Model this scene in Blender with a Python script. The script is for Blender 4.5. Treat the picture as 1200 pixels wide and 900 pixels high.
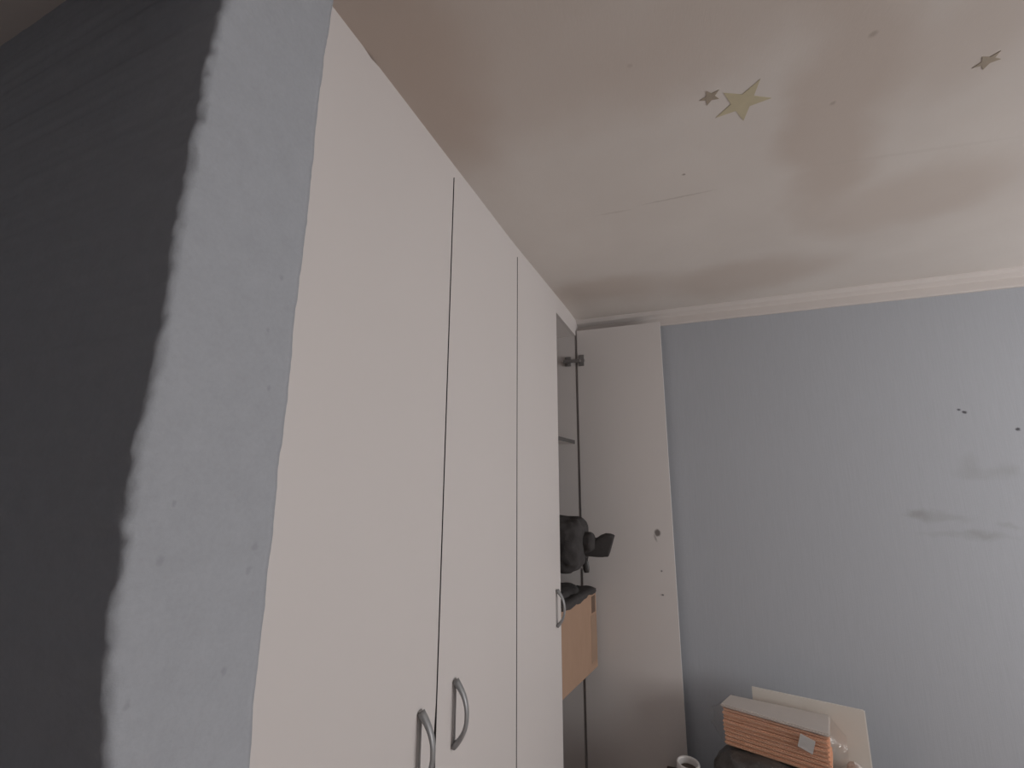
import bpy, bmesh, math, random
from mathutils import Vector, Matrix, noise

random.seed(7)
for o in list(bpy.data.objects):
    bpy.data.objects.remove(o, do_unlink=True)
SC = bpy.context.scene
COL = SC.collection

# ------------------------------------------------------------------ camera
CZ = 1.74                                   # eye height above the floor
FPX = 506.6                                 # focal length in pixels of a 1200 px wide frame
RT = Vector((0.93019814, 0.36703454, 0.00413049)).normalized()
FW = Vector((-0.3610302, 0.91283417, 0.19076418)).normalized()
UP = RT.cross(FW).normalized()
cam_d = bpy.data.cameras.new('camera')
cam = bpy.data.objects.new('camera', cam_d)
COL.objects.link(cam)
cam.matrix_world = Matrix(((RT.x, UP.x, -FW.x, 0), (RT.y, UP.y, -FW.y, 0), (RT.z, UP.z, -FW.z, CZ), (0, 0, 0, 1)))
cam_d.sensor_width = 36.0
cam_d.lens = 36.0 * FPX / 1200.0
cam_d.clip_start = 0.02
SC.camera = cam

# ------------------------------------------------------------------ world, light, exposure
world = bpy.data.worlds.new('overcast_sky')
SC.world = world
world.use_nodes = True
bg = world.node_tree.nodes['Background']
bg.inputs[0].default_value = (0.93, 0.95, 1.0, 1)
bg.inputs[1].default_value = 1.0

# the room: x to the right, y towards the back wall, z up
XD = -0.5            # wardrobe door fronts
YB = 2.26            # back wall
XR = 2.75            # wall with the window
YR = -1.5            # wall behind the camera
XH = -1.7            # far side of the dark passage
WY0, WY1, WZ0, WZ1 = 0.32, 1.70, 0.80, 2.14   # window opening

ld = bpy.data.lights.new('window_daylight', 'AREA')
ld.shape = 'RECTANGLE'
ld.size = WY1 - WY0 - 0.06
ld.size_y = WZ1 - WZ0 - 0.06
ld.energy = 60.0
ld.color = (1.0, 0.955, 0.945)
lo = bpy.data.objects.new('window_daylight', ld)
COL.objects.link(lo)
lo.location = (XR + 0.16, (WY0 + WY1) / 2, (WZ0 + WZ1) / 2)
lo.rotation_euler = (0, math.radians(90), 0)

vs = SC.view_settings
vs.view_transform = 'Standard'
vs.look = 'None'
vs.gamma = 1.0
vs.use_curve_mapping = False
vs.exposure = 0.0


# ------------------------------------------------------------------ helpers
def R3(px, py):
    return FW * FPX + RT * (px - 600) - UP * (py - 450)


def on_y(px, py, y):
    r = R3(px, py); r = r * (y / r.y); r.z += CZ
    return r


def on_x(px, py, x):
    r = R3(px, py); r = r * (x / r.x); r.z += CZ
    return r


def on_z(px, py, z):
    r = R3(px, py); r = r * ((z - CZ) / r.z); r.z += CZ
    return r


def tag(o, label=None, cat=None, group=None, kind=None):
    if label: o['label'] = label
    if cat: o['category'] = cat
    if group: o['group'] = group
    if kind: o['kind'] = kind
    return o


def empty(name, loc):
    o = bpy.data.objects.new(name, None)
    o.empty_display_size = 0.05
    o.location = loc
    COL.objects.link(o)
    return o


def obj(name, bm, m, parent=None, smooth=False):
    bmesh.ops.recalc_face_normals(bm, faces=bm.faces[:])
    me = bpy.data.meshes.new(name)
    bm.to_mesh(me); bm.free()
    me.materials.append(m)
    if smooth:
        for p in me.polygons: p.use_smooth = True
    o = bpy.data.objects.new(name, me)
    COL.objects.link(o)
    if parent:
        # meshes are written in world coordinates; keep them there under the parent
        o.parent = parent
        o.matrix_parent_inverse = world_of(parent).inverted()
    return o


def world_of(o):
    m = Matrix.LocRotScale(o.location, o.rotation_euler, o.scale)
    if o.parent:
        return world_of(o.parent) @ o.matrix_parent_inverse @ m
    return m


def box(bm, x0, x1, y0, y1, z0, z1, bev=0.0, mat=None):
    vsx = [bm.verts.new((x, y, z)) for x in (x0, x1) for y in (y0, y1) for z in (z0, z1)]
    idx = ((0, 1, 3, 2), (4, 6, 7, 5), (0, 4, 5, 1), (2, 3, 7, 6), (0, 2, 6, 4), (1, 5, 7, 3))
    fs = [bm.faces.new([vsx[i] for i in f]) for f in idx]
    if bev > 0:
        es = list({e for f in fs for e in f.edges})
        r = bmesh.ops.bevel(bm, geom=es, offset=bev, segments=2, affect='EDGES', profile=0.5)
        vsx = list({v for f in r['faces'] for v in f.verts} | {v for v in vsx if v.is_valid})
    if mat is not None:
        bmesh.ops.transform(bm, matrix=mat, verts=[v for v in vsx if v.is_valid])
    return vsx


def boxobj(name, x0, x1, y0, y1, z0, z1, m, parent=None, bev=0.0, mat=None):
    bm = bmesh.new()
    box(bm, x0, x1, y0, y1, z0, z1, bev)
    if mat is not None:
        bmesh.ops.transform(bm, matrix=mat, verts=bm.verts[:])
    return obj(name, bm, m, parent)


def cyl(bm, p0, p1, r0, r1=None, seg=24, caps=True):
    p0, p1 = Vector(p0), Vector(p1)
    if r1 is None: r1 = r0
    d = (p1 - p0).normalized()
    a = d.orthogonal().normalized(); b = d.cross(a)
    A, B = [], []
    for i in range(seg):
        t = 2 * math.pi * i / seg
        v = a * math.cos(t) + b * math.sin(t)
        A.append(bm.verts.new(p0 + v * r0)); B.append(bm.verts.new(p1 + v * r1))
    for i in range(seg):
        j = (i + 1) % seg
        bm.faces.new((A[i], A[j], B[j], B[i]))
    if caps:
        bm.faces.new(A[::-1]); bm.faces.new(B)


def tube(bm, pts, rads, seg=10, flat=None):
    """sweep a round (or flattened) section along points"""
    n = len(pts); rings = []
    pts = [Vector(p) for p in pts]
    for i, p in enumerate(pts):
        t = (pts[min(i + 1, n - 1)] - pts[max(i - 1, 0)]).normalized()
        side = flat.normalized() if flat is not None else (Vector((0, 0, 1)) if abs(t.z) < .9 else Vector((1, 0, 0)))
        side = (side - t * side.dot(t)).normalized()
        oth = t.cross(side)
        ra, rb = rads[i] if isinstance(rads[i], tuple) else (rads[i], rads[i])
        rings.append([bm.verts.new(p + side * ra * math.cos(2 * math.pi * k / seg) + oth * rb * math.sin(2 * math.pi * k / seg)) for k in range(seg)])
    for i in range(n - 1):
        for k in range(seg):
            l = (k + 1) % seg
            bm.faces.new((rings[i][k], rings[i][l], rings[i + 1][l], rings[i + 1][k]))
    bm.faces.new(rings[0][::-1]); bm.faces.new(rings[-1])


def lathe(bm, prof, cx, cy, seg=40):
    rings = []
    for r, z in prof:
        rings.append([bm.verts.new((cx + r * math.cos(2 * math.pi * k / seg), cy + r * math.sin(2 * math.pi * k / seg), z)) for k in range(seg)])
    for i in range(len(rings) - 1):
        for k in range(seg):
            l = (k + 1) % seg
            bm.faces.new((rings[i][k], rings[i][l], rings[i + 1][l], rings[i + 1][k]))
    bm.faces.new(rings[0][::-1]); bm.faces.new(rings[-1])


def blob(bm, c, r, amp=0.15, freq=8.0, sub=4, seed=0, sq=1.0):
    """lumpy ellipsoid; sq < 1 makes it boxier"""
    res = bmesh.ops.create_icosphere(bm, subdivisions=sub, radius=1.0)
    c = Vector(c); off = Vector((seed * 3.1, seed * 1.7, seed * 2.3))
    for v in res['verts']:
        n = v.co.copy()
        if sq != 1.0:
            n = Vector([math.copysign(abs(q) ** sq, q) for q in n])
        p = Vector((n.x * r[0], n.y * r[1], n.z * r[2]))
        k = noise.noise((p + off) * freq) * amp + noise.noise((p + off) * freq * 2.7) * amp * .5
        v.co = c + p * (1 + k)


# ------------------------------------------------------------------ materials
class NT:
    def __init__(self, name, rough=0.6, spec=0.3):
        self.m = bpy.data.materials.new(name)
        self.m.use_nodes = True
        self.t = self.m.node_tree
        self.b = self.t.nodes['Principled BSDF']
        self.b.inputs['Roughness'].default_value = rough
        self.b.inputs['Specular IOR Level'].default_value = spec
        self.P = None

    def n(self, typ, **kw):
        nd = self.t.nodes.new(typ)
        for k, v in kw.items():
            setattr(nd, k, v)
        return nd

    def link(self, a, b):
        self.t.links.new(a, b)

    def coord(self, scale=(1, 1, 1)):
        tc = self.n('ShaderNodeTexCoord')
        mp = self.n('ShaderNodeMapping')
        mp.inputs['Scale'].default_value = scale
        self.link(tc.outputs['Object'], mp.inputs['Vector'])
        return mp.outputs['Vector']

    def noise(self, scale, detail=3, rough=0.5, stretch=(1, 1, 1)):
        nz = self.n('ShaderNodeTexNoise')
        nz.inputs['Scale'].default_value = scale
        nz.inputs['Detail'].default_value = detail
        nz.inputs['Roughness'].default_value = rough
        self.link(self.coord(stretch), nz.inputs['Vector'])
        return nz.outputs['Fac']

    def rng(self, v, a, b, c, d, smooth=False):
        mr = self.n('ShaderNodeMapRange')
        if smooth: mr.interpolation_type = 'SMOOTHSTEP'
        mr.inputs['From Min'].default_value = a; mr.inputs['From Max'].default_value = b
        mr.inputs['To Min'].default_value = c; mr.inputs['To Max'].default_value = d
        self.link(v, mr.inputs['Value'])
        return mr.outputs['Result']

    def mix(self, fac, A, B, mode='MIX'):
        mx = self.n('ShaderNodeMix', data_type='RGBA', blend_type=mode)
        for s, v in ((mx.inputs[0], fac), (mx.inputs[6], A), (mx.inputs[7], B)):
            if hasattr(v, 'links'): self.link(v, s)
            elif isinstance(v, (int, float)): s.default_value = v
            else: s.default_value = (*v, 1)
        return mx.outputs[2]

    def mul(self, a, b):
        q = self.n('ShaderNodeMath', operation='MULTIPLY')
        for s, v in ((q.inputs[0], a), (q.inputs[1], b)):
            if hasattr(v, 'links'): self.link(v, s)
            else: s.default_value = v
        return q.outputs[0]

    def add(self, a, b):
        q = self.n('ShaderNodeMath', operation='ADD')
        for s, v in ((q.inputs[0], a), (q.inputs[1], b)):
            if hasattr(v, 'links'): self.link(v, s)
            else: s.default_value = v
        return q.outputs[0]

    def wobble(self, scale, amt):
        """object position shifted by noise, for ragged stain outlines"""
        nz = self.n('ShaderNodeTexNoise')
        nz.inputs['Scale'].default_value = scale
        nz.inputs['Detail'].default_value = 4
        p = self.coord()
        self.link(p, nz.inputs['Vector'])
        s = self.n('ShaderNodeVectorMath', operation='SUBTRACT')
        self.link(nz.outputs['Color'], s.inputs[0]); s.inputs[1].default_value = (.5, .5, .5)
        k = self.n('ShaderNodeVectorMath', operation='SCALE')
        self.link(s.outputs[0], k.inputs[0]); k.inputs['Scale'].default_value = amt
        a = self.n('ShaderNodeVectorMath', operation='ADD')
        self.link(p, a.inputs[0]); self.link(k.outputs[0], a.inputs[1])
        return a.outputs[0]

    def spot(self, P, c, r, soft=0.5, rot=None):
        """1 inside an ellipsoid round c, 0 outside"""
        s = self.n('ShaderNodeVectorMath', operation='SUBTRACT')
        self.link(P, s.inputs[0]); s.inputs[1].default_value = c
        v = s.outputs[0]
        if rot is not None:
            q = self.n('ShaderNodeVectorRotate', rotation_type='AXIS_ANGLE')
            q.inputs['Axis'].default_value = rot[0]; q.inputs['Angle'].default_value = rot[1]
            self.link(v, q.inputs['Vector']); v = q.outputs[0]
        d = self.n('ShaderNodeVectorMath', operation='DIVIDE')
        self.link(v, d.inputs[0]); d.inputs[1].default_value = r
        l = self.n('ShaderNodeVectorMath', operation='LENGTH')
        self.link(d.outputs[0], l.inputs[0])
        return self.rng(l.outputs['Value'], 1.0 - soft, 1.0 + soft, 1, 0, True)

    def color(self, v):
        s = self.b.inputs['Base Color']
        if hasattr(v, 'links'): self.link(v, s)
        else: s.default_value = (*v, 1)

    def bump(self, h, dist, strength=1.0):
        bp = self.n('ShaderNodeBump')
        bp.inputs['Distance'].default_value = dist
        bp.inputs['Strength'].default_value = strength
        self.link(h, bp.inputs['Height'])
        self.link(bp.outputs['Normal'], self.b.inputs['Normal'])


def vary(name, col, rough=0.55, spec=0.3, amt=0.06, scale=9, bump=0.0, bscale=60, metal=0.0):
    k = NT(name, rough, spec)
    lo_ = tuple(c * (1 - amt) for c in col); hi = tuple(min(1, c * (1 + amt)) for c in col)
    k.color(k.mix(k.noise(scale, 4), lo_, hi))
    if bump: k.bump(k.noise(bscale, 4), bump)
    k.b.inputs['Metallic'].default_value = metal
    return k.m


BLUE = (0.42, 0.437, 0.472)
# blue wall: faint vertical weave of painted textured paper, smudges and nail holes
k = NT('blue_wallpaper_paint', 0.75, 0.2)
weave = k.noise(70, 2, 0.6, (6.0, 6.0, 0.12))
weave2 = k.noise(90, 2, 0.6, (0.6, 0.6, 5.0))
fine = k.add(k.mul(weave, 0.7), k.mul(weave2, 0.3))
c = k.mix(k.rng(fine, .3, .7, 0, 1), tuple(v * .95 for v in BLUE), tuple(v * 1.04 for v in BLUE))
W = k.wobble(14, 0.07)
W2 = k.wobble(60, 0.012)
GR = (0.27, 0.27, 0.27)


def wallpt(px, py):
    return tuple(on_y(px, py, YB))


for (px, py, rx, rz, f) in ((1073, 603, .035, .018, .5), (1098, 606, .08, .016, .28), (1150, 625, .05, .012, .35), (1135, 628, .12, .012, .22),
                            (1138, 545, .03, .03, .22), (1180, 548, .035, .02, .22), (1155, 555, .08, .022, .2), (1185, 616, .03, .01, .25)):
    c = k.mix(k.mul(k.spot(W, wallpt(px, py), (rx, 1, rz), .75), f), c, GR)
for (px, py, rr) in ((1124, 480, .005), (1130, 483, .0065), (1193, 503, .0065)):
    c = k.mix(k.mul(k.spot(W2, wallpt(px, py), (rr, 1, rr * .8), .6), .9), c, (0.05, 0.05, 0.055))
k.color(c)
k.bump(fine, 0.00045)
M_BLUE = k.m

# painted plaster of the short wall by the wardrobe: grainy, a few pits
k = NT('blue_plaster_paint', 0.8, 0.2)
g = k.add(k.mul(k.noise(160, 4, .6), .6), k.mul(k.noise(30, 4, .6), .6))
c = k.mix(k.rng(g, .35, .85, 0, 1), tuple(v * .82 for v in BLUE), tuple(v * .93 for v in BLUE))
W = k.wobble(70, 0.012)
for (px, py, rr) in ((329, 325, .004), (315, 387, .003), (189, 656, .005), (300, 640, .005), (292, 668, .005), (262, 786, .004), (148, 826, .004), (315, 455, .004), (205, 590, .003)):
    p = on_x(px, py, XD + .006)
    c = k.mix(k.mul(k.spot(W, tuple(p), (.05, rr * .7, rr * 1.0), .6), .28), c, (.2, .21, .23))
k.color(c)
k.bump(g, 0.0009)
M_PLASTER = k.m

# ceiling: off-white, with stains and soft shade painted into the colour
k = NT('stained_shaded_ceiling_paint', 0.85, 0.15)
base = k.mix(k.rng(k.noise(2.2, 4, .55), .3, .7, 0, 1), (.64, .595, .56), (.70, .66, .625))
grain = k.noise(120, 3, .6, (3.5, 0.6, 1))
base = k.mix(k.rng(grain, .3, .7, 0, .5), base, (.65, .605, .57))
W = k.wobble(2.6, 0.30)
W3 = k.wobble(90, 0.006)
STAIN_SHADE = (0.50, 0.415, 0.36)  # brown shared by the stains and the shade painted along the wardrobe


def cpt(px, py):
    return tuple(on_z(px, py, CZ + .768))


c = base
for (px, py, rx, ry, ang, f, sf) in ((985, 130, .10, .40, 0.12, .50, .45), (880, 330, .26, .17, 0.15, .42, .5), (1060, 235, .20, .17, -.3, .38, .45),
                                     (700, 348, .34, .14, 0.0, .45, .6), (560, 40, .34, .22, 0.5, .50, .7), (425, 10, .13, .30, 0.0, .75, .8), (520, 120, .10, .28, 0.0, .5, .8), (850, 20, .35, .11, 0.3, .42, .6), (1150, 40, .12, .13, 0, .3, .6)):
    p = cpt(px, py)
    c = k.mix(k.mul(k.spot(W, p, (rx, ry, 1), sf, ((0, 0, 1), ang)), f), c, STAIN_SHADE)
for (px, py, rr, f) in ((801, 203, .0040, .65), (976, 119, .005, .3), (1023, 38, .006, .32), (738, 75, .004, .15)):
    c = k.mix(k.mul(k.spot(W3, cpt(px, py), (rr, rr, 1), .6), f), c, (.16, .11, .08))
a, b = Vector(cpt(757, 238)), Vector(cpt(832, 222.5))
for (A, B, f, w) in ((a, b, .30, .0032), (Vector(cpt(703, 251)), Vector(cpt(738, 245)), 0.17, .004), (Vector(cpt(975, 190)), Vector(cpt(1190, 160)), .06, .006)):
    mid = (A + B) / 2; ln = (B - A).length / 2; an = math.atan2(B.y - A.y, B.x - A.x)
    c = k.mix(k.mul(k.spot(W3, tuple(mid), (ln, w, 1), .55, ((0, 0, 1), -an)), f), c, (.28, .23, .20))
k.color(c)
k.bump(grain, 0.0002)
M_CEIL = k.m

M_CORN = vary('cornice_plaster', (.62, .575, .55), .7, .25, .04, 12, .0006, 90)
M_DOOR = vary('white_laminate', (.62, .583, .568), .42, .35, .015, 3, 0.00012, 25)
M_DOORIN = vary('white_laminate_inner', (.67, .635, .62), .45, .35, .02, 3, 0.0001, 25)
M_EDGE = vary('laminate_edge_grey', (.36, .34, .335), .55, .3, .05, 20)
M_EDGEDK = vary('dark_shelf_edge_seam_shade', (.09, .085, .083), .6, .3, .05, 20)
M_METAL = vary('brushed_grey_metal', (.30, .30, .305), .45, .5, .06, 60, 0.0, 60, .35)
M_STRIP = vary('pale_grey_strip', (.50, .49, .49), .5, .4, .04, 60, 0.0, 60, .1)
M_STEEL = vary('dull_hinge_steel', (.30, .29, .285), .4, .5, .05, 60, 0.0, 60, .6)
M_BLACK = vary('black_fabric', (.06, .056, .056), .85, .2, .25, 14, .003, 45)
M_BLACKPL = vary('black_buckle_plastic', (.05, .047, .047), .35, .5, .1, 20)
M_FLOOR = vary('brown_floorboards', (.58, .455, .37), .5, .3, .15, 6, .001, 30)
M_DARKWOOD = vary('dark_wood', (.075, .055, .045), .45, .35, .25, 8, .0006, 40)
M_PVC = vary('white_window_frame', (.78, .78, .77), .35, .4, .02, 5)
M_MUG = vary('white_glazed_ceramic', (.72, .70, .69), .22, .5, .02, 8)
M_BOARD = vary('pale_card_board', (.74, .70, .64), .7, .25, .05, 10, .0004, 60)
M_BOARDEDGE = vary('board_edge', (.84, .82, .78), .7, .25, .05, 10)
M_STICK = vary('white_sticker', (.80, .79, .78), .5, .3, .03, 20)
M_PAPER = vary('crumpled_pale_paper', (.62, .56, .53), .7, .2, .08, 15, .002, 40)
M_STARBIG = vary('pale_yellow_green_star_plastic', (.535, .478, .335), .5, .3, .10, 40)
M_STARSM = vary('dull_brown_star_plastic', (.37, .315, .25), .55, .3, .12, 60)

k = NT('greyish_black_plastic_bag', .35, .5)
k.color(k.mix(k.noise(14, 5, .6), (.055, .052, .05), (.13, .125, .12)))
k.bump(k.noise(28, 5, .6), .006)
M_BAG = k.m

k = NT('brown_cardboard', .8, .2)
c = k.mix(k.noise(40, 4, .6, (1, 1, .25)), (.33, .215, .15), (.39, .26, .185))
k.color(c); k.bump(k.noise(70, 3, .5, (1, 1, .15)), .0004)
M_CARD = k.m
M_CARDDK = vary('darker_cardboard_print', (.14, .095, .072), .8, .2, .15, 50)
M_CARDSIDE = vary('cardboard_dark_strip', (.30, .20, .14), .45, .35, .08, 30)

k = NT('orange_paper_stock', .75, .2)
k.color(k.mix(k.noise(60, 3, .6, (.5, .5, 4)), (.80, .44, .28), (.90, .56, .39)))
k.bump(k.noise(120, 3, .6, (.3, .3, 5)), .0006)
M_ORANGE = k.m
M_PACKTOP = vary('pale_wrapping_paper', (.66, .60, .555), .6, .3, .05, 12, .0006, 30)

k = NT('door_mark_laminate', .45, .35)
c = k.mix(k.noise(3, 4), (.66, .625, .61), (.68, .645, .63))
W = k.wobble(120, 0.006)
p = on_y(770.5, 624.5, 2.195)
c = k.mix(k.mul(k.spot(W, tuple(p), (.013, 1, .015), .35), .85), c, (.11, .09, .085))
p = on_y(768, 630.5, 2.195)
c = k.mix(k.mul(k.spot(W, tuple(p), (.004, 1, .016), .5, ((0, 1, 0), .35)), .5), c, (.18, .15, .14))
k.color(c)
M_DOORD = k.m

# clear film: thin transparent sheet with sharp glints
k = NT('clear_film', .12, .6)
tr = k.n('ShaderNodeBsdfTransparent'); tr.inputs[0].default_value = (.98, .98, .98, 1)
gl = k.n('ShaderNodeBsdfGlossy'); gl.inputs['Roughness'].default_value = .18
bp = k.n('ShaderNodeBump'); bp.inputs['Distance'].default_value = .01
k.link(k.noise(26, 4, .6), bp.inputs['Height']); k.link(bp.outputs['Normal'], gl.inputs['Normal'])
mx = k.n('ShaderNodeMixShader'); mx.inputs[0].default_value = .07
k.link(tr.outputs[0], mx.inputs[1]); k.link(gl.outputs[0], mx.inputs[2])
k.link(mx.outputs[0], k.t.nodes['Material Output'].inputs['Surface'])
M_FILM = k.m

k = NT('window_glass', .02, .5)
tr = k.n('ShaderNodeBsdfTransparent'); tr.inputs[0].default_value = (.96, .97, .97, 1)
gl = k.n('ShaderNodeBsdfGlossy'); gl.inputs['Roughness'].default_value = .02
mx = k.n('ShaderNodeMixShader'); mx.inputs[0].default_value = .05
k.link(tr.outputs[0], mx.inputs[1]); k.link(gl.outputs[0], mx.inputs[2])
k.link(mx.outputs[0], k.t.nodes['Material Output'].inputs['Surface'])
M_GLASS = k.m

# ------------------------------------------------------------------ the room
ZTOP = CZ + 0.728     # top of the wardrobe doors


def ceil_z(x, y):
    """old ceiling: a little higher towards the back wall, faintly uneven"""
    t = min(1, max(0, (y - 1.1) / 1.1))
    t = t * t * (3 - 2 * t)
    return CZ + 0.764 + 0.026 * t + 0.0022 * noise.noise(Vector((x * 3.1, y * 3.1, 0)))


tag(boxobj('floor', XH - .1, XR + .1, YR - .1, YB + .1, -0.1, 0.0, M_FLOOR), kind='structure')

bm = bmesh.new()
NX, NY = 70, 64
gx = [XH + (XR - XH) * i / NX for i in range(NX + 1)]
gy = [YR + (YB - YR) * j / NY for j in range(NY + 1)]
grid = [[bm.verts.new((x, y, ceil_z(x, y))) for y in gy] for x in gx]
for i in range(NX):
    for j in range(NY):
        bm.faces.new((grid[i][j], grid[i][j + 1], grid[i + 1][j + 1], grid[i + 1][j]))
# closed slab so that no light leaks in
top = [bm.verts.new((x, y, CZ + .95)) for x, y in ((XH, YR), (XR, YR), (XR, YB), (XH, YB))]
bm.faces.new(top)
bm.faces.new([grid[i][0] for i in range(NX + 1)] + [top[1], top[0]])
bm.faces.new([grid[i][NY] for i in range(NX + 1)][::-1] + [top[3], top[2]])
bm.faces.new([grid[0][j] for j in range(NY + 1)][::-1] + [top[0], top[3]])
bm.faces.new([grid[NX][j] for j in range(NY + 1)] + [top[2], top[1]])
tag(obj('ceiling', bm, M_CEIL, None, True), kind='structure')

HT = CZ + .9
tag(boxobj('wall_back', XH - .1, XR + .25, YB, YB + .12, 0, HT, M_BLUE), kind='structure')
tag(boxobj('wall_rear', XH - .1, XR + .25, YR - .12, YR, 0, HT, M_BLUE), kind='structure')
tag(boxobj('wall_passage', XH - .12, XH, YR, YB, 0, HT, M_PLASTER), kind='structure')
bm = bmesh.new()
box(bm, XR, XR + .22, YR, WY0, 0, HT)
box(bm, XR, XR + .22, WY1, YB, 0, HT)
box(bm, XR, XR + .22, WY0, WY1, 0, WZ0)
box(bm, XR, XR + .22, WY0, WY1, WZ1, HT)
tag(obj('wall_right', bm, M_BLUE), kind='structure')

# window in the right-hand wall, out of the picture
bm = bmesh.new()
fx0, fx1 = XR + .08, XR + .13
for (a0, a1, b0, b1) in ((WY0, WY0 + .05, WZ0, WZ1), (WY1 - .05, WY1, WZ0, WZ1), (WY0, WY1, WZ0, WZ0 + .05), (WY0, WY1, WZ1 - .05, WZ1),
                         ((WY0 + WY1) / 2 - .03, (WY0 + WY1) / 2 + .03, WZ0, WZ1)):
    box(bm, fx0, fx1, a0, a1, b0, b1)
win = tag(obj('window_1', bm, M_PVC), kind='structure')
ym = (WY0 + WY1) / 2
for a0, a1 in ((WY0 + .045, ym - .025), (ym + .025, WY1 - .045)):
    boxobj('pane', XR + .10, XR + .104, a0, a1, WZ0 + .045, WZ1 - .045, M_GLASS, win)
boxobj('window_sill', XR - .12, XR + .09, WY0 - .04, WY1 + .04, WZ0 - .03, WZ0, M_PVC, win, .004)

# short wall flush with the wardrobe: its ragged outer corner and its edge against the first door
corner_pts = [(0.272, 0.57), (0.267, 0.47), (0.267, 0.383), (0.265, 0.304), (0.264, 0.257), (0.265, 0.183), (0.265, 0.136), (0.266, 0.1), (0.263, 0.056), (0.26, -0.011), (0.263, -0.074), (0.264, -0.133), (0.266, -0.183), (0.271, -0.226), (0.278, -0.263)]
edge_pts = [(0.434, 0.767), (0.428, 0.658), (0.425, 0.56), (0.426, 0.44), (0.427, 0.355), (0.425, 0.287), (0.423, 0.221), (0.424, 0.147), (0.425, 0.088), (0.424, 0.03), (0.422, -0.003), (0.424, -0.078), (0.423, -0.149), (0.423, -0.216), (0.422, -0.272), (0.426, -0.344)]


def interp(pts, z):
    pts = sorted(pts, key=lambda q: q[1])
    if z <= pts[0][1]: return pts[0][0]
    if z >= pts[-1][1]: return pts[-1][0]
    for (a, za), (b, zb) in zip(pts, pts[1:]):
        if za <= z <= zb:
            return a + (b - a) * (z - za) / (zb - za)


XS = XD + 0.006      # face of the strip, slightly proud of the doors
bm = bmesh.new()
zs = [0.0 + (CZ + .80) * i / 520 for i in range(521)]
dark_x = [XH, -1.5, -1.35, -1.25] + [-1.2 + .012 * i for i in range(53)] + [-.56 + .004 * i for i in range(13)]
cols = []
for z in zs:
    zc = z - CZ
    cy = interp(corner_pts, zc) + .0035 * noise.noise(Vector((0, 3, z * 24))) + .0018 * noise.noise(Vector((5, 3, z * 75)))
    ey = interp(edge_pts, zc) + .0016 * noise.noise(Vector((9, 0, z * 22))) + .0007 * noise.noise(Vector((9, 4, z * 80)))
    row = []
    path = []
    for x in dark_x:
        path.append((x, cy, 'd'))
    r = .010                                  # worn, rounded arris
    for q in range(0, 9):
        t = math.pi / 2 * q / 8
        path.append((XS - r + r * math.sin(t), cy + r - r * math.cos(t), 'c'))
    n = 22
    for q in range(1, n + 1):
        path.append((XS, cy + r + (ey - cy - r) * q / n, 's'))
    for (x, y, kd) in path:
        P = Vector((x * 1.0, y * 1.0, z))
        amp = {'d': .0007, 'c': .0030, 's': .0007}[kd]
        d = noise.noise(P * 42) * amp + noise.noise(P * 110) * amp * .5
        dist = abs(x - XS) + abs(y - cy)
        w = max(0, 1 - dist / .05)
        d += w * (.0012 * noise.noise(P * 30) + .0013 * noise.noise(P * 85))
        if kd == 'd': row.append((x, y - d, z))
        elif kd == 'c': row.append((x + d * .7, y - d * .7, z))
        else: row.append((x + d, y, z))
    row.append((XD - .03, ey, z))             # return into the wardrobe niche
    cols.append([bm.verts.new(p) for p in row])
for a, b in zip(cols, cols[1:]):
    for i in range(len(a) - 1):
        bm.faces.new((a[i], a[i + 1], b[i + 1], b[i]))
tag(obj('wall_left', bm, M_PLASTER, None, True), kind='structure')
# body of the same wall behind the skin (niche side)
tag(boxobj('wall_niche', XH, XD - .03, .30, .385, 0, CZ + .80, M_PLASTER), kind='structure')

# added unseen beam, keeps window light off the passage ceiling
tag(boxobj('added_light_blocker', XS - .05, XS, YR, .262, CZ + .64, CZ + .80, M_PLASTER), kind='structure')

# cornice along the back wall and on along the window wall
prof = [(0, .710), (.010, .710), (.012, .716), (.012, .748), (.018, .753), (.036, .762), (.048, .775), (.052, .786), (.060, .789), (.060, .82), (0, .82)]


def sweep_cornice(name, fn, n):
    bm = bmesh.new(); rings = []
    for i in range(n + 1):
        rings.append([bm.verts.new(fn(i / n, d, z)) for d, z in prof])
    for a, b in zip(rings, rings[1:]):
        for i in range(len(prof)):
            j = (i + 1) % len(prof)
            bm.faces.new((a[i], a[j], b[j], b[i]))
    bm.faces.new(rings[0]); bm.faces.new(rings[-1][::-1])
    return tag(obj(name, bm, M_CORN), kind='structure')


sweep_cornice('trim_1', lambda t, d, z: (XD - .10 + (XR - XD + .10) * t, YB - d, CZ + z + .010 + .0012 * noise.noise(Vector((t * 9, 0, 0)))), 60)
sweep_cornice('trim_2', lambda t, d, z: (XR - d, YR + (YB - YR) * t, CZ + z + .006), 4)

# filler board over the doors, up to the ceiling
bm = bmesh.new(); A = []
ny = 40
for i in range(ny + 1):
    y = .40 + (YB - .40) * i / ny
    zt = ceil_z(XD, y) + .004 - (.0075 if .50 < y < .56 else 0)
    A.append([bm.verts.new(p) for p in ((XD - .003, y, ZTOP - .03), (XD - .003, y, zt), (XD - .02, y, zt), (XD - .02, y, ZTOP - .03))])
for a, b in zip(A, A[1:]):
    for i in range(4):
        j = (i + 1) % 4
        bm.faces.new((a[i], a[j], b[j], b[i]))
bm.faces.new(A[0]); bm.faces.new(A[-1][::-1])
tag(obj('trim_3', bm, M_DOOR), kind='structure')

# ------------------------------------------------------------------ wardrobes
TH = .018
XC = XD - TH - .002       # front of the carcass boards
XBK = -1.06               # wardrobe back
ZB = .06                  # bottom of the doors


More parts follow.
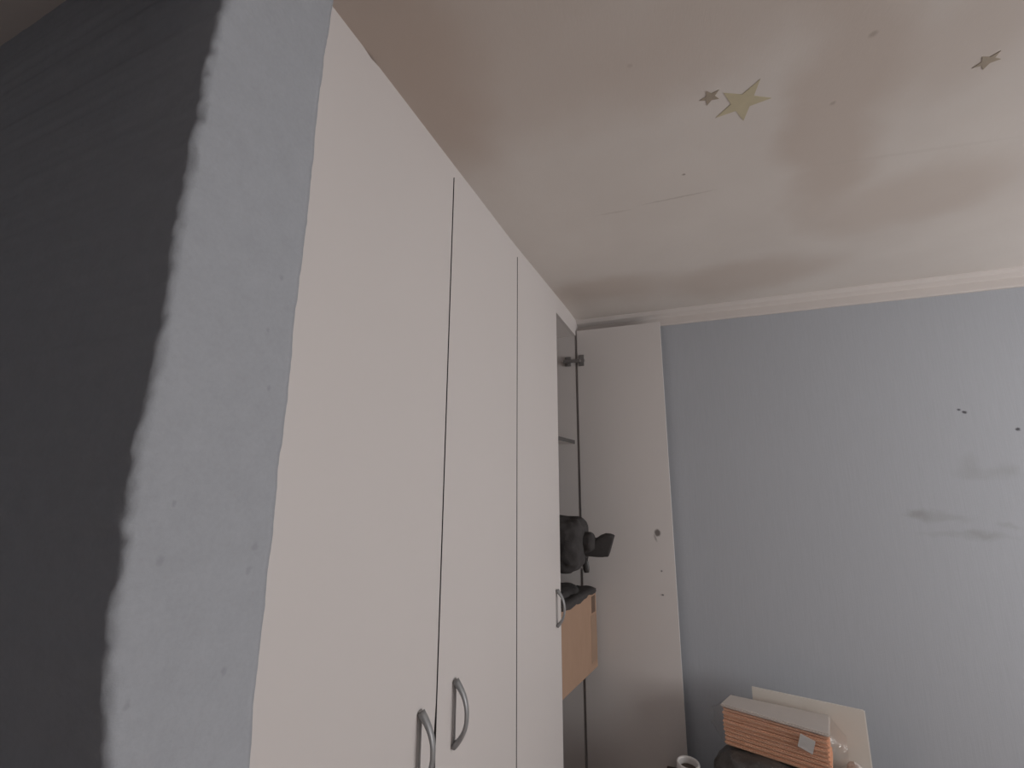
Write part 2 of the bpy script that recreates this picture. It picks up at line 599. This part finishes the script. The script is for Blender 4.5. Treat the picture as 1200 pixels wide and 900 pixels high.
def handle(parent, M=None):
    """grey bow handle, written for a door whose front faces +x at x=XD, centred on y=0"""
    z0, z1 = CZ - .583, CZ - .452
    zm = (z0 + z1) / 2; hl = (z1 - z0) / 2
    bm = bmesh.new()
    pts, rads = [], []
    n = 22
    for i in range(n + 1):
        t = -1 + 2 * i / n
        x = XD + .003 + .029 * (1 - abs(t) ** 2.3)
        pts.append((x, 0, zm + hl * .96 * t))
        w = .0075 + .002 * abs(t) ** 3
        rads.append((w, .0040 + .0030 * abs(t) ** 2.5))
    tube(bm, pts, rads, 12, Vector((0, 1, 0)))
    if M is not None: bmesh.ops.transform(bm, matrix=M, verts=bm.verts[:])
    h = obj('handle', bm, M_METAL, parent, True)
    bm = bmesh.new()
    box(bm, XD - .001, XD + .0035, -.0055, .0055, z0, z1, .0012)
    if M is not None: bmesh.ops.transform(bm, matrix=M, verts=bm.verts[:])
    obj('handle_strip', bm, M_STRIP, parent)  # thin pale strip on the door behind the bow
    return h


def door_board(name, y0, y1, parent, m=None, M=None, warp=None):
    bm = bmesh.new()
    box(bm, XD - TH, XD, y0, y1, ZB, ZTOP, .0004)
    if warp:
        bmesh.ops.bisect_plane(bm, geom=bm.verts[:] + bm.edges[:] + bm.faces[:], plane_co=(0, 0, CZ - .465), plane_no=(0, 0, 1))
        bmesh.ops.bisect_plane(bm, geom=bm.verts[:] + bm.edges[:] + bm.faces[:], plane_co=(0, 0, CZ - .62), plane_no=(0, 0, 1))
        for v in bm.verts:
            if v.co.z < CZ - .48 and v.co.y > (y0 + y1) / 2:
                v.co.y -= warp
    for f in bm.faces:
        f.normal_update()
        if abs(f.normal.y) > .9: f.material_index = 1
    if M is not None: bmesh.ops.transform(bm, matrix=M, verts=bm.verts[:])
    o = obj(name, bm, m or M_DOOR, parent)
    o.data.materials.append(M_EDGEDK)  # dark side edges: shade of the door seams put into the colour
    return o


# double wardrobe with both doors shut
wa = empty('wardrobe', (XD, .86, 0))
tag(wa, 'white double-door wardrobe, both doors shut, beside the short blue wall', 'wardrobe')
Y0, Y1, Y2, Y3, Y4 = .402, .857, 1.311, 1.763, 2.216
bm = bmesh.new()
box(bm, XBK, XC, Y0, Y0 + TH, 0, ZTOP - .004); obj('side_panel', bm, M_DOOR, wa)
boxobj('side_panel', XBK, XC, Y2 - TH - .001, Y2 - .001, 0, ZTOP - .004, M_DOOR, wa)
boxobj('top_panel', XBK, XC, Y0 + TH, Y2 - TH - .001, ZTOP - .03, ZTOP - .012, M_DOOR, wa)
boxobj('bottom_panel', XBK, XC, Y0 + TH, Y2 - TH - .001, .05, .068, M_DOOR, wa)
boxobj('plinth', XC - .05, XC - .03, Y0 + TH, Y2 - TH - .001, 0, .05, M_DOOR, wa)
boxobj('back_panel', XBK - .004, XBK, Y0, Y2 - .001, 0, ZTOP - .004, M_DOOR, wa)
boxobj('shelf', XBK, XC - .01, Y0 + TH, Y2 - TH - .001, CZ + .117, CZ + .135, M_DOOR, wa)
dA = door_board('door', Y0 + .001, Y1 - .0025, wa, warp=.011)
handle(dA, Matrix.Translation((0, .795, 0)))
dB = door_board('door', Y1 + .0025, Y2 - .0032, wa)
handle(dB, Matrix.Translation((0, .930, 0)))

# double wardrobe at the back wall, one door wide open, the other a finger ajar
wb = empty('wardrobe', (XD, 1.76, 0))
tag(wb, 'white wardrobe in the corner with one door swung wide open', 'wardrobe')
YS = Y4 - TH              # inner face of the far side panel
boxobj('side_panel', XBK, XC, Y2 + .001, Y2 + TH + .001, 0, ZTOP - .004, M_DOOR, wb)
boxobj('side_panel', XBK, XC + .0, YS, Y4, 0, ZTOP - .004, M_DOORIN, wb)
boxobj('side_panel_edge', XC, XD + .0025, YS + .003, Y4, 0, ZTOP - .004, M_EDGE, wb)
boxobj('front_lipping', XC, XD - .009, YS, YS + .003, 0, ZTOP - .004, M_DOORIN, wb)
boxobj('top_panel', XBK, XC, Y2 + TH + .001, YS, ZTOP - .03, ZTOP - .012, M_DOORIN, wb)
boxobj('bottom_panel', XBK, XC, Y2 + TH + .001, YS, .05, .068, M_DOORIN, wb)
boxobj('plinth', XC - .05, XC - .03, Y2 + TH + .001, YS, 0, .05, M_DOOR, wb)
boxobj('back_panel', XBK - .004, XBK, Y2 + .001, Y4, 0, ZTOP - .004, M_DOORIN, wb)


def shelf(z, xf, edge=True):
    s = boxobj('shelf', XBK, xf, Y2 + TH + .001, YS, z - TH, z, M_DOORIN, wb)
    if edge: boxobj('shelf_edge', xf, xf + .0015, Y2 + TH + .001, YS, z - TH, z, M_EDGEDK, s)
    return s


shelf(CZ + .141, XD - .004 - TH)
ZS2 = CZ - .440           # set back: the black bag lies here
shelf(ZS2, -.64)
ZS3 = CZ - .876           # the cardboard box stands here
shelf(ZS3, XD - .006 - TH)
# filler between the wardrobe and the back wall
boxobj('filler_strip', XC - .02, XC - .001, Y4, YB, 0, ZTOP, M_DOOR, wb)

HJ = Matrix.Translation((XD - TH, Y2 + .002, 0)) @ Matrix.Rotation(-math.radians(1.6), 4, 'Z') @ Matrix.Translation((-(XD - TH), -(Y2 + .002), 0))
dC = door_board('door', Y2 + .0034, Y3 - .002, wb, M=HJ)
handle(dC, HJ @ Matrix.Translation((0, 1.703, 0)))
# open door: swung 90 degrees about the far side panel, inner face towards the room
YD = 2.195
dD = boxobj('door', XD + .004, -.073, YD, YD + TH, ZB, ZTOP - .004, M_DOORD, wb, .0012)
boxobj('door_edge', XD + .0025, XD + .004, YD, YD + TH, ZB, ZTOP - .004, M_EDGE, dD)
HD = Matrix.Translation((-.133, YD + TH, 0)) @ Matrix.Rotation(math.radians(90), 4, 'Z') @ Matrix.Translation((-XD, 0, 0))
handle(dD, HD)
for zz in (-.457, -.558):
    bm = bmesh.new()
    cyl(bm, (-.133, YD + .001, CZ + zz), (-.133, YD - .0025, CZ + zz), .0045, .0035, 14)
    obj('handle_screw', bm, M_STEEL, dD)


def hinge(z):
    bm = bmesh.new()
    cyl(bm, (XD + .026, YD + .004, z), (XD + .026, YD - .004, z), .0175, .0165, 24)        # cup
    box(bm, XD + .012, XD + .040, YD - .005, YD + .001, z - .030, z + .030, .002)          # its flange
    obj('hinge_cup', bm, M_STEEL, dD)
    bm = bmesh.new()
    box(bm, XD - .070, XD + .022, YS - .020, YS - .007, z - .010, z + .006, .003)          # arm
    box(bm, XD - .062, XD - .030, YS - .012, YS + .001, z - .026, z + .024, .002)          # mounting plate
    cyl(bm, (XD - .046, YS - .018, z - .018), (XD - .046, YS - .010, z - .018), .006, .005, 12)
    cyl(bm, (XD - .046, YS - .018, z + .016), (XD - .046, YS - .010, z + .016), .006, .005, 12)
    obj('hinge_arm', bm, M_STEEL, wb)


hinge(CZ + .558)
hinge(.35)

# ------------------------------------------------------------------ things in the open wardrobe
# cardboard box, turned a little, its end sticking out of the opening
bx = empty('cardboard_box', (-.62, 1.98, ZS3))
tag(bx, 'open brown cardboard box poking out of the open wardrobe', 'box')
P0 = Vector((-.4985, 1.815)); P1 = Vector((-.428, 2.150))
u = (P1 - P0).normalized(); v = Vector((-u.y, u.x))      # u along the visible side, v into the wardrobe
Pn = P1 - u * .40; DEP = .30
ZBX0, ZBX1 = ZS3 + .0005, CZ - .551


def wallbox(name, a, b, t, z0, z1, m, parent, lift=0.0):
    """upright board from a to b (plan), thickness t towards v or u side"""
    a, b = Vector(a), Vector(b)
    d = (b - a).normalized(); nn = Vector((-d.y, d.x)) * t
    bm = bmesh.new()
    q = []
    for zz in (z0, z1):
        q.append([bm.verts.new((p.x, p.y, zz)) for p in (a, b, b + nn, a + nn)])
    bm.faces.new(q[0][::-1]); bm.faces.new(q[1])
    for i in range(4):
        j = (i + 1) % 4
        bm.faces.new((q[0][i], q[0][j], q[1][j], q[1][i]))
    return obj(name, bm, m, parent)


# front (visible) side with a wavy, hand-opened rim
bm = bmesh.new(); n = 30; A = []
for i in range(n + 1):
    p = Pn + (P1 - Pn) * i / n
    zt = ZBX1 - .004 * abs(noise.noise(Vector((i * .5, 0, 0))))
    pb = p + v * .004
    A.append([bm.verts.new(q) for q in ((p.x, p.y, ZBX0), (p.x, p.y, zt), (pb.x, pb.y, zt), (pb.x, pb.y, ZBX0))])
for a, b in zip(A, A[1:]):
    for i in range(4):
        j = (i + 1) % 4
        bm.faces.new((a[i], a[j], b[j], b[i]))
bm.faces.new(A[0]); bm.faces.new(A[-1][::-1])
side = obj('side_wall', bm, M_CARD, bx)
e0, e1 = P1 + v * .004, P1 + v * DEP
wallbox('end_wall', e0, e1, .004, ZBX0, ZBX1, M_CARD, bx)
wallbox('end_wall', Pn + v * .004, Pn + v * DEP, -.004, ZBX0, ZBX1, M_CARD, bx)
wallbox('side_wall', Pn + v * DEP, P1 + v * DEP, -.004, ZBX0, ZBX1, M_CARD, bx)
bm = bmesh.new()
qq = [Pn + v * .004, P1 + v * .004, P1 + v * (DEP - .004), Pn + v * (DEP - .004)]
lo_ = [bm.verts.new((p.x, p.y, ZBX0)) for p in qq]; hi_ = [bm.verts.new((p.x, p.y, ZBX0 + .004)) for p in qq]
bm.faces.new(lo_[::-1]); bm.faces.new(hi_)
for i in range(4):
    j = (i + 1) % 4
    bm.faces.new((lo_[i], lo_[j], hi_[j], hi_[i]))
obj('base', bm, M_CARD, bx)
# slightly darker strip down the outer corner and the dark print near the rim
wallbox('dark_strip', P1 - u * .062 - v * .0006, P1 - v * .0006, .0006, ZBX0 + .03, ZBX1 - .10, M_CARDSIDE, side)
wallbox('printed_mark', P1 - u * .052 - v * .0008, P1 - u * .012 - v * .0008, .0006, ZBX1 - .092, ZBX1 - .022, M_CARDDK, side)

# black cloth stuffed into the box, one corner hanging over the rim
bm = bmesh.new()
cc = (Pn + P1) / 2 + v * (DEP * .5)
blob(bm, (0, 0, 0), (.175, .128, .085), .10, 16, 5, 4, .6)
for w in bm.verts:
    a_, b_ = min(max(w.co.x, -.192), .192), min(max(w.co.y, -.142), .142)
    q_ = cc + u * a_ + v * b_
    w.co = Vector((q_.x, q_.y, ZBX1 - .048 + w.co.z + .03 * max(0, b_ / .14)))
cl = obj('black_cloth', bm, M_BLACK, None, True)
tag(cl, 'crumpled black cloth stuffed into the cardboard box', 'cloth')
bm = bmesh.new()
n, mrows = 26, 12
A = []
for i in range(n + 1):
    s = i / n
    p = P1 - u * (.008 + .345 * s)
    row = []
    drop = .006 + .016 * min(1, s * 3) + .016 * noise.noise(Vector((s * 5, 1.3, 0))) + .006 * noise.noise(Vector((s * 17, 4, 0)))
    for j in range(mrows + 1):
        t = j / mrows
        if t < .5:
            q = p + v * (.09 * (1 - t / .5)); z = ZBX1 + .006 + .005 * math.sin(math.pi * t) + .004 * noise.noise(Vector((s * 9, t * 5, 2)))
        else:
            q = p - v * (.003 + .003 * (noise.noise(Vector((s * 12, t * 4, 7))) + 1)); z = ZBX1 + .006 - drop * (t - .5) / .5
        row.append(bm.verts.new((q.x, q.y, z)))
    A.append(row)
for a, b in zip(A, A[1:]):
    for j in range(mrows):
        bm.faces.new((a[j], a[j + 1], b[j + 1], b[j]))
hang = obj('hanging_fold', bm, M_BLACK, cl, True)
sm = hang.modifiers.new('thickness', 'SOLIDIFY'); sm.thickness = .003

# black bag on the shelf above, a stiff flap and a buckle sticking out
bg_ = empty('black_bag', (-.70, 1.90, ZS2))
tag(bg_, 'black fabric bag bulging from the open wardrobe above the cardboard box', 'bag')


def remeshed(o, vox, smooth_it=6):
    r = o.modifiers.new('weld', 'REMESH'); r.mode = 'VOXEL'; r.voxel_size = vox; r.use_smooth_shade = True
    s = o.modifiers.new('soften', 'SMOOTH'); s.factor = .5; s.iterations = smooth_it
    return o


bm = bmesh.new()
b1 = on_y(664, 637, 1.93)
blob(bm, (b1.x - .035, 1.93, b1.z + .004), (.118, .105, .110), .13, 14, 5, 2, .5)
blob(bm, (-.72, 1.88, ZS2 + .105), (.17, .15, .105), .12, 9, 4, 5, .8)
pk = on_y(680.5, 622, 1.95)
blob(bm, (pk.x - .035, 1.95, pk.z - .006), (.055, .07, .05), .08, 16, 3, 8, .55)
ob = obj('bag_body', bm, M_BLACK, bg_, True); remeshed(ob, .007, 4)
# neck piece and flap
bm = bmesh.new()
n1 = on_y(689, 635.5, 1.95)
blob(bm, n1, (.032, .045, .043), .22, 26, 4, 3, .7)
ob = obj('strap_pad', bm, M_BLACK, bg_, True); remeshed(ob, .005, 3)
bm = bmesh.new()
outline = [(684, 651), (690, 652.5), (700, 653.4), (713, 653), (716, 642), (719, 631), (714, 629), (708, 628.4), (702, 630.5), (697, 634), (690, 634), (684, 636)]
fr = [bm.verts.new(on_y(px, py, 1.935)) for px, py in outline]
bk = [bm.verts.new(on_y(px, py, 1.935) + Vector((-.004, .075, .004))) for px, py in outline]
bm.faces.new(fr); bm.faces.new(bk[::-1])
for i in range(len(fr)):
    j = (i + 1) % len(fr)
    bm.faces.new((fr[i], bk[i], bk[j], fr[j]))
ob = obj('flap', bm, M_BLACK, bg_, True); remeshed(ob, .004, 3)
bm = bmesh.new()
a, b = on_y(685.5, 654, 1.94), on_y(687.5, 671, 1.94)
tube(bm, [a, a.lerp(b, .3), a.lerp(b, .8), b], [(.010, .006), (.014, .007), (.014, .007), (.010, .006)], 10, Vector((1, 0, 0)))
bk_ = obj('buckle', bm, M_BLACKPL, bg_, True)
bm = bmesh.new()
g = on_y(682.3, 664.5, 1.938)
cyl(bm, g + Vector((.0, .008, 0)), g, .0075, .0065, 16)
cyl(bm, g + Vector((.012, .006, .002)), g + Vector((-.006, .006, .0)), .004, .004, 8)
ob = obj('buckle_glint', bm, M_MUG, bk_)  # white disc and pin painted in for a glint on the buckle

# ------------------------------------------------------------------ low chest under the window side, with the heap on it
ZT = CZ - 1.215
ch = empty('low_chest', (.30, 1.85, 0))
tag(ch, 'low dark wooden chest against the back wall, below the wrapped pack', 'chest')
cx0, cx1, cy0, cy1 = -.14, .80, 1.58, 2.17
boxobj('top', cx0 - .015, cx1 + .015, cy0 - .015, cy1, ZT - .025, ZT, M_DARKWOOD, ch, .004)
boxobj('body', cx0, cx1, cy0 + .02, cy1, .05, ZT - .025, M_DARKWOOD, ch)
for z0, z1 in ((.07, .30), (.31, ZT - .035)):
    for x0, x1 in ((cx0 + .01, .295), (.305, cx1 - .01)):
        d = boxobj('drawer', x0, x1, cy0, cy0 + .021, z0, z1, M_DARKWOOD, ch, .003)
        bm = bmesh.new()
        xm, zm = (x0 + x1) / 2, (z0 + z1) / 2
        cyl(bm, (xm, cy0 + .002, zm), (xm, cy0 - .012, zm), .006, .006, 12)
        cyl(bm, (xm, cy0 - .010, zm), (xm, cy0 - .022, zm), .012, .015, 16)
        obj('knob', bm, M_STEEL, d)
for x in (cx0 + .03, cx1 - .03):
    for y in (cy0 + .05, cy1 - .03):
        boxobj('foot', x - .025, x + .025, y - .025, y + .025, 0, .052, M_DARKWOOD, ch)

# dark plastic bag lying on the chest
ZPB, ZPT = CZ - 1.016, CZ - .88
bm = bmesh.new()
blob(bm, (.215, 1.995, (ZT + ZPB) / 2), (.185, .10, (ZPB - ZT) / 2 + .0), .10, 11, 5, 6, .62)
for w in bm.verts:
    w.co.z = min(max(w.co.z, ZT), ZPB + .001)
bag = obj('plastic_bag', bm, M_BAG, None, True)
tag(bag, 'crumpled dark grey plastic bag lying under the wrapped orange pack', 'bag')

# wrapped pack of orange layers on top of the bag
FL = Vector((.063, 2.018)); FR = Vector((.392, 1.939))
pu = (FR - FL).normalized(); pv = Vector((-pu.y, pu.x)); PL = (FR - FL).length; PD = .100
pack = empty('wrapped_pack', (*(FL + pu * PL / 2 + pv * PD / 2), ZPB))
tag(pack, 'pack of stacked orange layers in clear film with white sticker', 'pack')


BR = Vector((.428, 2.080)); BL = Vector((.104, 2.108))


def Q(s_, t_):
    """plan point of the slightly tapering pack: s_ along the front 0..1, t_ front to back 0..1"""
    a_ = FL.lerp(FR, s_) if 0 <= s_ <= 1 else FL + (FR - FL) * s_
    b_ = BL + (BR - BL) * s_
    return a_ + (b_ - a_) * t_


def slab(bm, s0, s1, t0, t1, z0, z1):
    c = [Q(s0, t0), Q(s1, t0), Q(s1, t1), Q(s0, t1)]
    A = [bm.verts.new((p.x, p.y, z0)) for p in c]; B = [bm.verts.new((p.x, p.y, z1)) for p in c]
    fs = [bm.faces.new(A[::-1]), bm.faces.new(B)]
    for i in range(4):
        j = (i + 1) % 4
        fs.append(bm.faces.new((A[i], A[j], B[j], B[i])))
    es = list({e for f in fs for e in f.edges})
    bmesh.ops.bevel(bm, geom=es, offset=min(.004, (z1 - z0) * .35), segments=2, affect='EDGES')


NL = 9
hz = (ZPT - ZPB - .010) / NL
for i in range(NL):
    bm = bmesh.new()
    j1, j2 = random.uniform(-.008, .008), random.uniform(-.02, .02)
    slab(bm, .012 + j1, .988 + j1, .03 + j2, .97, ZPB + i * hz + .0008, ZPB + (i + 1) * hz - .0004)
    obj('orange_layer', bm, M_ORANGE, pack)
bm = bmesh.new()
slab(bm, -.003, 1.003, -.01, 1.01, ZPT - .010, ZPT)
obj('top_sheet', bm, M_PACKTOP, pack)
# sticker on the front
sc_ = on_y(945, 874, 1.94)
tt = (Vector((sc_.x, sc_.y)) - FL).dot(pu)
sp = FL + pu * tt - pv * .0035
bm = bmesh.new()
hh = []
for q in range(4):
    a = math.radians(90 * q + 45 - 16)
    du, dz = math.cos(a) * .031, math.sin(a) * .031
    w = sp + pu * du
    hh.append((w.x, w.y, sc_.z + dz))
A = [bm.verts.new(p) for p in hh]; B = [bm.verts.new((p[0] + pv.x * .002, p[1] + pv.y * .002, p[2])) for p in hh]
bm.faces.new(A); bm.faces.new(B[::-1])
for i in range(4):
    j = (i + 1) % 4
    bm.faces.new((A[i], A[j], B[j], B[i]))
obj('sticker', bm, M_STICK, pack)
# loose film round it: a slightly crumpled sleeve with gathered ends
bm = bmesh.new()
ns, nr = 36, 28
rings = []
for i in range(ns + 1):
    s = -.055 + (PL + .10) * i / ns
    over = max(0, -s, s - PL) / .05
    f = max(.30, 1 - .62 * min(1, over) ** .8)
    ring = []
    for kk in range(nr):
        a = 2 * math.pi * kk / nr
        ca, sa = math.cos(a), math.sin(a)
        m = max(abs(ca), abs(sa))
        bxx, byy = ca / m, sa / m
        td = .5 + .545 * bxx * f
        zc = (ZPB + ZPT) / 2 + ((ZPT - ZPB) / 2 + .0035) * byy * f
        nz = noise.noise(Vector((s * 30, a * 2, 3))) * (.0025 + .016 * min(1, over))
        p = Q(s / PL, td) + pv * (nz * bxx)
        zz = max(zc + nz * byy, ZPB + .0006)
        ring.append(bm.verts.new((p.x, p.y, zz)))
    rings.append(ring)
for a, b in zip(rings, rings[1:]):
    for kk in range(nr):
        l = (kk + 1) % nr
        bm.faces.new((a[kk], a[l], b[l], b[kk]))
obj('film_wrap', bm, M_FILM, pack, True)

# pale board standing behind the pack
BA = Vector((.186, 2.133)); BB = Vector((.536, 2.089))
bd = wallbox('pale_board', BA, BB, .008, ZT, CZ - .85, M_BOARD, None)
wallbox('board_edge', BB - (BB - BA).normalized() * .0005, BB + (BB - BA).normalized() * .004, .008, ZT + .002, CZ - .852, M_BOARDEDGE, bd)
tag(bd, 'plain pale board standing upright behind the wrapped orange pack', 'board')

# crumpled pale paper by the board
bm = bmesh.new()
pp = on_z(1001, 897, CZ - 1.03)
blob(bm, (pp.x, pp.y - .035, (ZT + CZ - 1.0) / 2), (.034, .030, (CZ - 1.0 - ZT) / 2), .16, 22, 4, 9, .7)
for w in bm.verts: w.co.z = max(w.co.z, ZT)
o = obj('crumpled_paper', bm, M_PAPER, None, False)
tag(o, 'crumpled pale pink paper beside the right end of the pack', 'paper')

# white mug
mg = on_z(806.5, 895, CZ - 1.085)
bm = bmesh.new()
h0, h1 = ZT, CZ - 1.08
lathe(bm, [(.030, h0), (.036, h0 + .004), (.040, h0 + .03), (.0415, h1 - .004), (.0405, h1), (.034, h1), (.0325, h1 - .004), (.031, h0 + .03), (.028, h0 + .010)], mg.x, mg.y)
mug = obj('mug', bm, M_MUG, None, True)
tag(mug, 'white mug standing beside the dark plastic bag', 'mug')
bm = bmesh.new()
pts = [(mg.x + .0395 * .8 + .026 * math.sin(math.pi * t / 10) , mg.y - .024 - .018 * math.sin(math.pi * t / 10), h0 + .025 + .07 * t / 10) for t in range(11)]
tube(bm, pts, [.005] * 11, 10)
obj('mug_handle', bm, M_MUG, mug, True)

bm = bmesh.new()
cyl(bm, (mg.x, mg.y, h1 - .030), (mg.x, mg.y, h1 - .022), .0322, .0324, 32)
obj('dark_disc', bm, M_DARKWOOD, mug)  # plain dark disc inside the mug, below the rim

# ------------------------------------------------------------------ stars on the ceiling
def star(name, px, py, R, ang, m, label, ratio=.45, th=.0009):
    c = on_z(px, py, CZ + .766)
    zc = ceil_z(c.x, c.y)
    bm = bmesh.new()
    lo_, hi_ = [], []
    for i in range(10):
        r = R if i % 2 == 0 else R * ratio
        a = ang + math.pi * i / 5
        x, y = c.x + r * math.cos(a), c.y + r * math.sin(a)
        lo_.append(bm.verts.new((x, y, ceil_z(x, y) - th))); hi_.append(bm.verts.new((x, y, ceil_z(x, y) + .0012)))
    ce = bm.verts.new((c.x, c.y, zc - th * 1.1))
    for i in range(10):
        j = (i + 1) % 10
        bm.faces.new((lo_[i], lo_[j], ce)); bm.faces.new((lo_[i], hi_[i], hi_[j], lo_[j]))
    bm.faces.new(hi_)
    o = obj(name, bm, m)
    tag(o, label, 'star')
    return o


star('star_sticker', 870, 119, .056, math.radians(-62), M_STARBIG, 'large pale yellow-green star stuck to the ceiling', .40)
star('star_sticker', 832, 113, .021, math.radians(-40), M_STARSM, 'small brownish star on the ceiling right next to the large yellow star')
star('star_sticker', 1157, 70, .021, math.radians(-62), M_STARSM, 'small brownish star on its own on the ceiling, away from the others')
